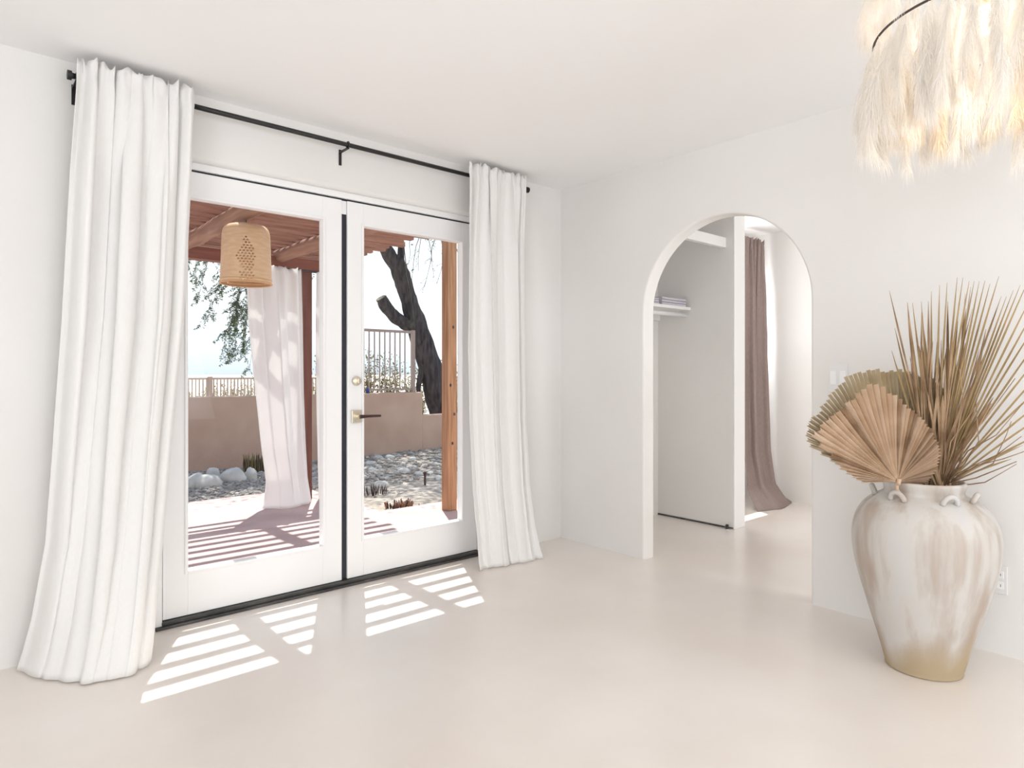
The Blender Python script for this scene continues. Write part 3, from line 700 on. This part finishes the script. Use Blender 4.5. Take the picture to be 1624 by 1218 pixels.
for i, (u, v) in enumerate(spots):
    p = PZ(u, v, -.085); s = R_.uniform(.035,.075)
    o = bm_obj('stone', rock_mesh(20+i, s*1.2, s, s*.7), M_rock, smooth=True); o.location = (p.x, p.y, gz(p.x,p.y)-.01); o.rotation_euler.z = R_.uniform(0,6)
    tag(o, stone_lab[i], 'rock', 'pale stones on the soil')

# stake, small plants, blue bottle
p = PZ(674, 771, -.085); st = thing('garden_stake', 'short dark iron stake standing upright in the sunlit soil', 'stake', (p.x, p.y, gz(p.x,p.y)-.02))
zz = gz(p.x,p.y); MB().tube([(p.x,p.y,zz-.03),(p.x,p.y,zz+.13)], .012, 8).build('shaft', M_stake, st); MB().lathe([(0,0),(.018,0),(.018,.018),(0,.022)], (p.x,p.y,zz+.125), 12).build('cap', M_stake, st)
def tuft(name, u, v, n, hgt, spread, m, label, w=.006, seed=1, cat='plant', flat=.5):
    rn = random.Random(seed); p = PZ(u, v, -.06); z0 = gz(p.x, p.y)
    t = thing(name, label, cat, (p.x, p.y, z0)); a_, b_ = MB(), MB()
    for i in range(n):
        th = rn.uniform(0, 2*pi); r = spread*math.sqrt(rn.random()); q = Vector((p.x+r*math.cos(th), p.y+r*math.sin(th)*flat, z0-.005))
        e_ = q+Vector((math.cos(th)*rn.uniform(0,.03), math.sin(th)*.02, hgt*rn.uniform(.4,1)))
        (a_ if i % 3 else b_).tube([q, q.lerp(e_,.6)+Vector((rn.uniform(-.008,.008),0,0)), e_], [w, w*1.4, w*.4], 5)
    a_.build('stalks', m, t); b_.build('dead_stalks', M_stake, t)
    return t
tuft('red_succulent', 633, 803, 60, .075, .13, M_redplant, 'clump of small reddish succulent stalks at the patio edge', .006, 2)
tuft('dry_sprouts', 660, 806, 14, .05, .12, M_stake, 'few dark dry sprouts right of the reddish clump', .004, 3)
tuft('dry_sprouts', 688, 807, 10, .05, .10, M_stake, 'sparse dark dry sprouts beside the knotty brown post', .004, 4)
tuft('dry_twig_plant', 597, 781, 22, .13, .14, M_stake, 'dark dry twiggy plant left of the iron stake', .004, 6)
tuft('dry_bush', 408, 744, 130, .26, .17, M_shrub, 'small dry tangled bush at the garden wall beside the outdoor curtain', .005, 8)
q = PY(583, 619, YG+.05)
bb = thing('blue_bottle', 'small cobalt blue bottle standing on the garden wall', 'bottle', (q.x, q.y, .845))
MB().lathe([(0,0),(.024,0),(.024,.05),(.008,.085),(.008,.105),(0,.105)], (q.x, YG+.05, .846), 16).build('glass_body', M_blue, bb, smooth=True)

# shrubs beyond the wall
def shrub(x, y, z0, hgt, wid, n, m, label, seed, group):
    rn = random.Random(seed); t = thing('desert_shrub', label, 'shrub', (x, y, z0), group); s = MB(); l = MB()
    for i in range(n):
        th = rn.uniform(0, 2*pi); r = wid*.25*rn.random(); b0 = Vector((x+r*math.cos(th), y+r*math.sin(th), z0))
        ex = Vector((x+wid*rn.uniform(-1,1)*.5+r*math.cos(th), y+wid*rn.uniform(-.5,.5)*.6, z0+hgt*rn.uniform(.5,1)))
        mid = b0.lerp(ex,.55)+Vector((rn.uniform(-.05,.05),0,.06)); s.tube([b0, mid, ex], [.008,.005,.002], 4, cap=False)
        for k in range(48):
            q = rn.uniform(.35,1); c = (b0.lerp(mid,q/.55) if q < .55 else mid.lerp(ex,(q-.55)/.45))+Vector((rn.gauss(0,.03),rn.gauss(0,.03),rn.gauss(0,.03)))
            dv = Vector((rn.uniform(-1,1),rn.uniform(-1,1),rn.uniform(0,1.2))).normalized()*rn.uniform(.03,.06); sv_ = dv.cross(Vector((rn.uniform(-1,1),rn.uniform(-1,1),rn.uniform(-1,1)))).normalized()*.012
            l.add([c, c+dv*.5+sv_, c+dv, c+dv*.5-sv_], [(0,1,2,3)])
    s.build('stems', M_twig, t); f_ = l.build('foliage', m, t); f_['kind'] = 'stuff'
k = 0; ol = ['leftmost','second from left','third from left','middle one','third from right','second from right','rightmost']
for x, hgt in ((4.45,1.9),(4.85,1.75),(5.2,2.0),(5.55,1.75),(5.95,1.85),(6.35,1.7),(7.1,1.9)):
    y = 10.5+(k%2)*.5; shrub(x+.6, y, -.55, hgt+.12, .8, 60, M_shrub, 'dry yellowish shrub behind the iron railing on the garden wall, '+ol[k], 40+k, 'dry shrubs behind the iron railing'); k += 1
for x in (3.6,4.2,4.75,5.3,5.9,6.4,6.9):
    shrub(x, 17.0+(k%2)*.6, -.55, R_.uniform(1.3,1.65), 1.0, 60, M_shrub, 'dry yellowish shrub behind the far picket fence, '+ol[k-7], 60+k, 'dry shrubs behind the far fence'); k += 1

# ------------------------------------------------------------------ tree
YT = 9.75
def tp(u, v): return PY(u, v, YT)
tk = tp(704, 700); tree = thing('mesquite_tree', 'dark leaning tree with a sawn limb behind the garden wall', 'tree', (tk.x, YT, -.55))
dpx = (tk.x*FX+tk.y*FY)/FPX
def limb(pts, name, widths, jit=.25, n=14, seed=0):
    P = [Vector(p) for p in pts]; Q = []; Wd = []
    for i in range(len(P)-1):
        p0,p1,p2,p3 = P[max(i-1,0)],P[i],P[i+1],P[min(i+2,len(P)-1)]
        for k_ in range(4):
            t = k_/4; Q.append(.5*((2*p1)+(p2-p0)*t+(2*p0-5*p1+4*p2-p3)*t*t+(3*p1-p0-3*p2+p3)*t**3)); Wd.append(widths[i]+(widths[i+1]-widths[i])*t)
    Q.append(P[-1]); Wd.append(widths[-1])
    return MB().tube(Q, [w*dpx/2 for w in Wd], n, jit=jit, seed=seed).build(name, M_bark, tree, smooth=True)
base = tp(728, 740); base.z = -.55
limb([base, tp(712,690), tp(694,630), tp(681,580), tp(667,535), tp(654,495), tp(643,458), tp(634,430), tp(628,412)], 'trunk', [56,42,38,35,33,28,25,26,24], seed=1)
limb([tp(631,425), tp(617,402), tp(603,378), tp(588,345), PY(560,290,YT-.1), PY(500,245,YT-.6), PY(420,262,YT-1.2), PY(330,300,YT-1.5)], 'branch', [22,21,20,18,16,14,11,8], seed=2)
limb([tp(634,425), tp(636,395), tp(636,365), tp(640,320), PY(670,270,YT-.2), PY(720,262,YT-.4)], 'branch', [12,10,9,8,7,5], seed=3)
cl = limb([tp(662,520), tp(642,512), tp(624,500), tp(612,486), tp(604,473)], 'sawn_limb', [20,19,18,17,17], seed=4)
a, b = tp(612,486), tp(604,473); dd = (b-a).normalized()
MB().tube([b+dd*.001, b+dd*.012], [17*dpx/2*.92, 17*dpx/2*.9], 16).build('cut_face', M_cut, cl)
limb([tp(672,560), tp(668,590), tp(664,612), tp(664,632)], 'branch', [14,10,8,6], seed=5)
# drooping sprays
def sprays(starts, name, m_leaf, leafy, seed, twr=.004):
    rn = random.Random(seed); tw = MB(); lf = MB()
    for p0, p1, nsub in starts:
        p0, p1 = Vector(p0), Vector(p1)
        pts = [p0.lerp(p1, k_/6)+Vector((0,0,.10*math.sin(pi*k_/6)*(p1-p0).length))+Vector((rn.gauss(0,.015),rn.gauss(0,.02),0)) for k_ in range(7)]
        tw.tube(pts, [twr*1.6*(1-k_/8) for k_ in range(7)], 5, cap=False)
        for s_ in range(nsub):
            q = rn.uniform(.12,1)*6; i = min(int(q),5); c = pts[i].lerp(pts[i+1], q-i)
            l = rn.uniform(.10,.26); dr = Vector((rn.uniform(-1,.6), rn.uniform(-.7,.7), -rn.uniform(.5,1.1))).normalized()
            e_ = c+dr*l; tw.tube([c, c.lerp(e_,.5)+Vector((0,0,.02)), e_], [twr*.6,twr*.4,twr*.25], 3, cap=False)
            for k_ in range(leafy):
                t = rn.uniform(.15,1); cc = c.lerp(e_, t); ld = Vector((rn.uniform(-1,1),rn.uniform(-1,1),rn.uniform(-1,.3))).normalized()*rn.uniform(.02,.045)
                sd_ = ld.cross(Vector((rn.uniform(-1,1),rn.uniform(-1,1),rn.uniform(-1,1)))).normalized()*.0055
                lf.add([cc, cc+ld*.5+sd_, cc+ld, cc+ld*.5-sd_], [(0,1,2,3)])
    tw.build(name+'_twigs' if name else 'twigs', M_twig, tree)['kind'] = 'stuff'
    if leafy:
        o = lf.build('foliage', m_leaf, tree); o['kind'] = 'stuff'
yl = YT-1.4
L1 = []
rr = random.Random(77)
for u0, v0, u1, v1, nn in ((420,360,350,570,40),(420,350,370,520,46),(410,350,385,560,52),(400,345,330,500,36),(380,345,312,470,26),(360,335,305,440,20),(430,350,395,590,44),(425,350,392,500,50),(415,355,360,455,40),(340,330,300,420,22),
                           (470,350,420,470,40),(440,345,400,430,46),(350,350,318,398,26),(500,360,460,440,30),(520,350,490,420,30),(395,350,372,570,36)):
    L1.append((PY(u0,v0,yl+rr.uniform(-.3,.3)), PY(u1,v1,yl+rr.uniform(-.3,.3)), nn))
sprays(L1, '', M_leaf, 34, 5)
L2 = []
for u0, v0, u1, v1, nn in ((672,340,652,470,8),(668,340,690,440,10),(690,345,708,420,10),(700,350,672,455,9),(676,345,662,430,9),(715,360,694,450,8),(660,345,648,420,8),(640,380,656,520,7),(705,345,715,460,9)):
    L2.append((PY(u0,v0,YT-.3+rr.uniform(-.2,.2)), PY(u1,v1,YT-.3+rr.uniform(-.2,.2)), nn))
sprays(L2, 'bare', M_leaf, 3, 6, .006)

# leafy crown above, which dapples the ground
def crown(boxes, seed):
    rn = random.Random(seed); lf = MB(); tw = MB()
    for (x0,x1,y0,y1,z0,z1,ncl) in boxes:
        for _ in range(ncl):
            c = Vector((rn.uniform(x0,x1), rn.uniform(y0,y1), rn.uniform(z0,z1))); r = rn.uniform(.18,.42)
            tw.tube([c+Vector((rn.uniform(-.3,.3),rn.uniform(-.3,.3),.25)), c, c+Vector((rn.uniform(-.3,.3),rn.uniform(-.3,.3),-.25))], [.012,.008,.003], 4, cap=False)
            for k_ in range(150):
                q = c+Vector((rn.gauss(0,r),rn.gauss(0,r),rn.gauss(0,r*.6))); ld = Vector((rn.uniform(-1,1),rn.uniform(-1,1),rn.uniform(-.8,.3))).normalized()*rn.uniform(.05,.10)
                sd_ = ld.cross(Vector((rn.uniform(-1,1),rn.uniform(-1,1),rn.uniform(-1,1)))).normalized()*.016
                lf.add([q, q+ld*.5+sd_, q+ld, q+ld*.5-sd_], [(0,1,2,3)])
    tw.build('crown_twigs', M_twig, tree)['kind'] = 'stuff'
    o = lf.build('crown_foliage', M_leaf, tree); o['kind'] = 'stuff'
crown([(1.6,5.0,8.6,10.6,3.9,5.0,150),(5.0,8.6,8.4,11.2,4.2,5.6,115),(4.0,7.4,6.9,8.4,4.0,5.0,48)], 12)

# ------------------------------------------------------------------ pergola
YB = 5.9
pg = thing('pergola', 'red-brown slatted patio pergola on round log rafters', 'pergola', (2.0, YB, PZ0))
MB().box(-1.6, 3.02, YB-.06, YB+.06, 2.115, 2.222).build('beam', M_redwood, pg, bevel=.004)
px0 = 2.570
MB().box(px0-.044, px0+.044, YB-.05, YB+.05, PZ0+.001, 2.114).build('post', M_redpost, pg, bevel=.004)
MB().box(-1.45, -1.35, YB-.05, YB+.05, PZ0+.001, 2.114).build('post', M_redpost, pg, bevel=.004)
for i, xl in enumerate((-.935,-.12, .685, 1.497, 2.312)):
    rn = random.Random(i); n_ = 26
    pts = [(xl+.008*math.sin(k*.7+i), YO+.04+(YB+.30-YO-.04)*k/(n_-1), 2.222+.004*math.sin(k*.9)) for k in range(n_)]
    MB().tube(pts, [.060*(1+.05*math.sin(k*1.3+i)) for k in range(n_)], 14, jit=.10, seed=i*3).build('log_rafter', M_log, pg, smooth=True)
SP = .150; ZS = 2.286; yg0 = 3.06+ZS/math.tan(SUN_EL)*.889
j = -3; rn = random.Random(3)
while True:
    yc = yg0+SP*(j+.5); j += 1
    if yc < YO+.10: continue
    if yc > YB+.40: break
    xe = 3.0+rn.uniform(-.02,.12)
    o = MB().box(-1.7, xe, yc-.027, yc+.027, ZS, ZS+.045).build('slat', M_slat, pg, bevel=.004)
pp = PY(712.5, 600, 4.6)
kp = thing('knotty_post', 'knotty brown square timber post close to the right door', 'post', (pp.x, 4.6, PZ0))
MB().box(pp.x-.047, pp.x+.047, 4.6-.047, 4.6+.047, PZ0+.001, 2.55).build('timber', M_bpost, kp, bevel=.004)
for zk, dx in ((1.55,.01),(1.05,-.02),(.80,.02),(.55,.0)):
    MB().lathe([(0,.003),(.007,.002),(.010,0)], (0,0,0), 12).v
    kb = MB().lathe([(.011,0),(.008,.003),(0,.004)], (0,0,0), 12); kb.v = [(pp.x+dx+a_[0], 4.6-.047-a_[2], zk+a_[1]*1.3) for a_ in kb.v]; kb.build('knot', M_bark, kp, smooth=True)

# bamboo lantern
q = PX(390.5, 400, 1.497); LYb = q.y
def zat(v): return PX(390.5, v, 1.497).z
z0, z1 = zat(451), zat(358); dlt = 1.497*FX+LYb*FY; r1 = 41/FPX*dlt*.93; r0 = 37.5/FPX*dlt*.93; HL = z1-z0
ln = thing('bamboo_lantern', 'woven bamboo bell lantern hanging under the pergola', 'lantern', (1.497, LYb, z0))
prof = [(r1,.0),(r1*1.0,.03*HL)]
NR = 44
def prf(t):
    r = r1+(r0-r1)*t
    if t > .86: r = r0*math.sqrt(max(0,1-((t-.86)/.14)**2))*.35+r0*.65 if t < 1 else r0*.65
    return r, t*HL
mb = MB(); NA = 90; vv = []; ff_ = []
for i in range(NR+1):
    r, z = prf(i/NR)
    for k_ in range(NA): th = 2*pi*k_/NA; vv.append((1.497+r*math.cos(th), LYb+r*math.sin(th), z0+z))
face_az = math.atan2(-LYb, -1.497)
for i in range(NR):
    for k_ in range(NA):
        th = 2*pi*(k_+.5)/NA; t = (i+.5)/NR
        m_ = ((th-face_az+pi/3) % (2*pi/3))-pi/3; x_ = abs(m_)*2.0
        inside = (x_ < .85*(1-abs(t-.42)/.36) and t > .1) or (t < .16 and t > .05 and x_ < .55) or (t >= .36 and x_ < .22*(1-(t-.36)/.45))
        if inside and i % 2 == 0 and (k_+(i//2)) % 2 == 0: continue
        ff_.append((i*NA+k_, i*NA+(k_+1)%NA, (i+1)*NA+(k_+1)%NA, (i+1)*NA+k_))
mb.add(vv, ff_); mb.build('woven_shade', M_bamboo, ln, smooth=True, solid=.003)
MB().lathe([(r0*.66,HL),(r0*.3,HL*1.012),(.012,HL*1.015)], (1.497,LYb,z0), 40).build('top_cap', M_bamboo, ln, smooth=True)
MB().torus((1.497,LYb,z0+.004), r1, .006, 60, 8).build('rim_band', M_bamboo_d, ln, smooth=True)
MB().torus((1.497,LYb,z0+.07*HL), r1*.992, .004, 60, 8).build('rim_band', M_bamboo_d, ln, smooth=True)
MB().tube([(1.497,LYb,z0+HL*.6),(1.497,LYb,2.160)], .004, 8).build('cord', M_dplate, ln)

# outdoor curtains
def xs(u, v, y=5.83): return PY(u, v, y).x
rows = [(2.11, xs(386,440), 2.49,5.80,5.79,5.80,.035),(1.6,xs(391,520),2.50,5.80,5.78,5.80,.045),(1.0,xs(402,620),2.505,5.80,5.77,5.79,.05),(.5,xs(411,690),2.515,5.79,5.74,5.77,.05),(.2,xs(417,750),2.52,5.77,5.68,5.74,.045),(.04,xs(411,795),2.53,5.72,5.60,5.70,.03),(-.024,xs(406,805),2.53,5.68,5.56,5.68,.02)]
oc = curtain_mesh(rows, 4.6, 31, nx=110, nz=80, zf=-.024).build('outdoor_curtain', M_out_cloth, smooth=True, solid=.002)
tag(oc, 'sheer white outdoor curtain tied left of the red pergola post', 'curtain')
rows = [(2.11, 2.645,2.98,5.84,5.83,5.84,.03),(1.0,2.65,3.02,5.83,5.82,5.83,.04),(-.024,2.66,3.05,5.80,5.74,5.78,.03)]
oc2 = curtain_mesh(rows, 3.4, 33, nx=80, nz=70, zf=-.024).build('outdoor_curtain', M_out_cloth, smooth=True, solid=.002)
tag(oc2, 'sheer white outdoor curtain right of the red pergola post', 'curtain')
orod = thing('outdoor_curtain_rod', 'thin dark rod carrying the outdoor curtains under the beam', 'curtain rod', (2.4, 5.815, 2.10))
MB().tube([(1.95,5.838,2.108),(3.0,5.838,2.108)], .008, 8).build('rod', M_dplate, orod)
for x in (1.96, 2.98): MB().box(x-.005, x+.005, 5.83, 5.8395, 2.10, 2.14).build('bracket', M_dplate, orod)
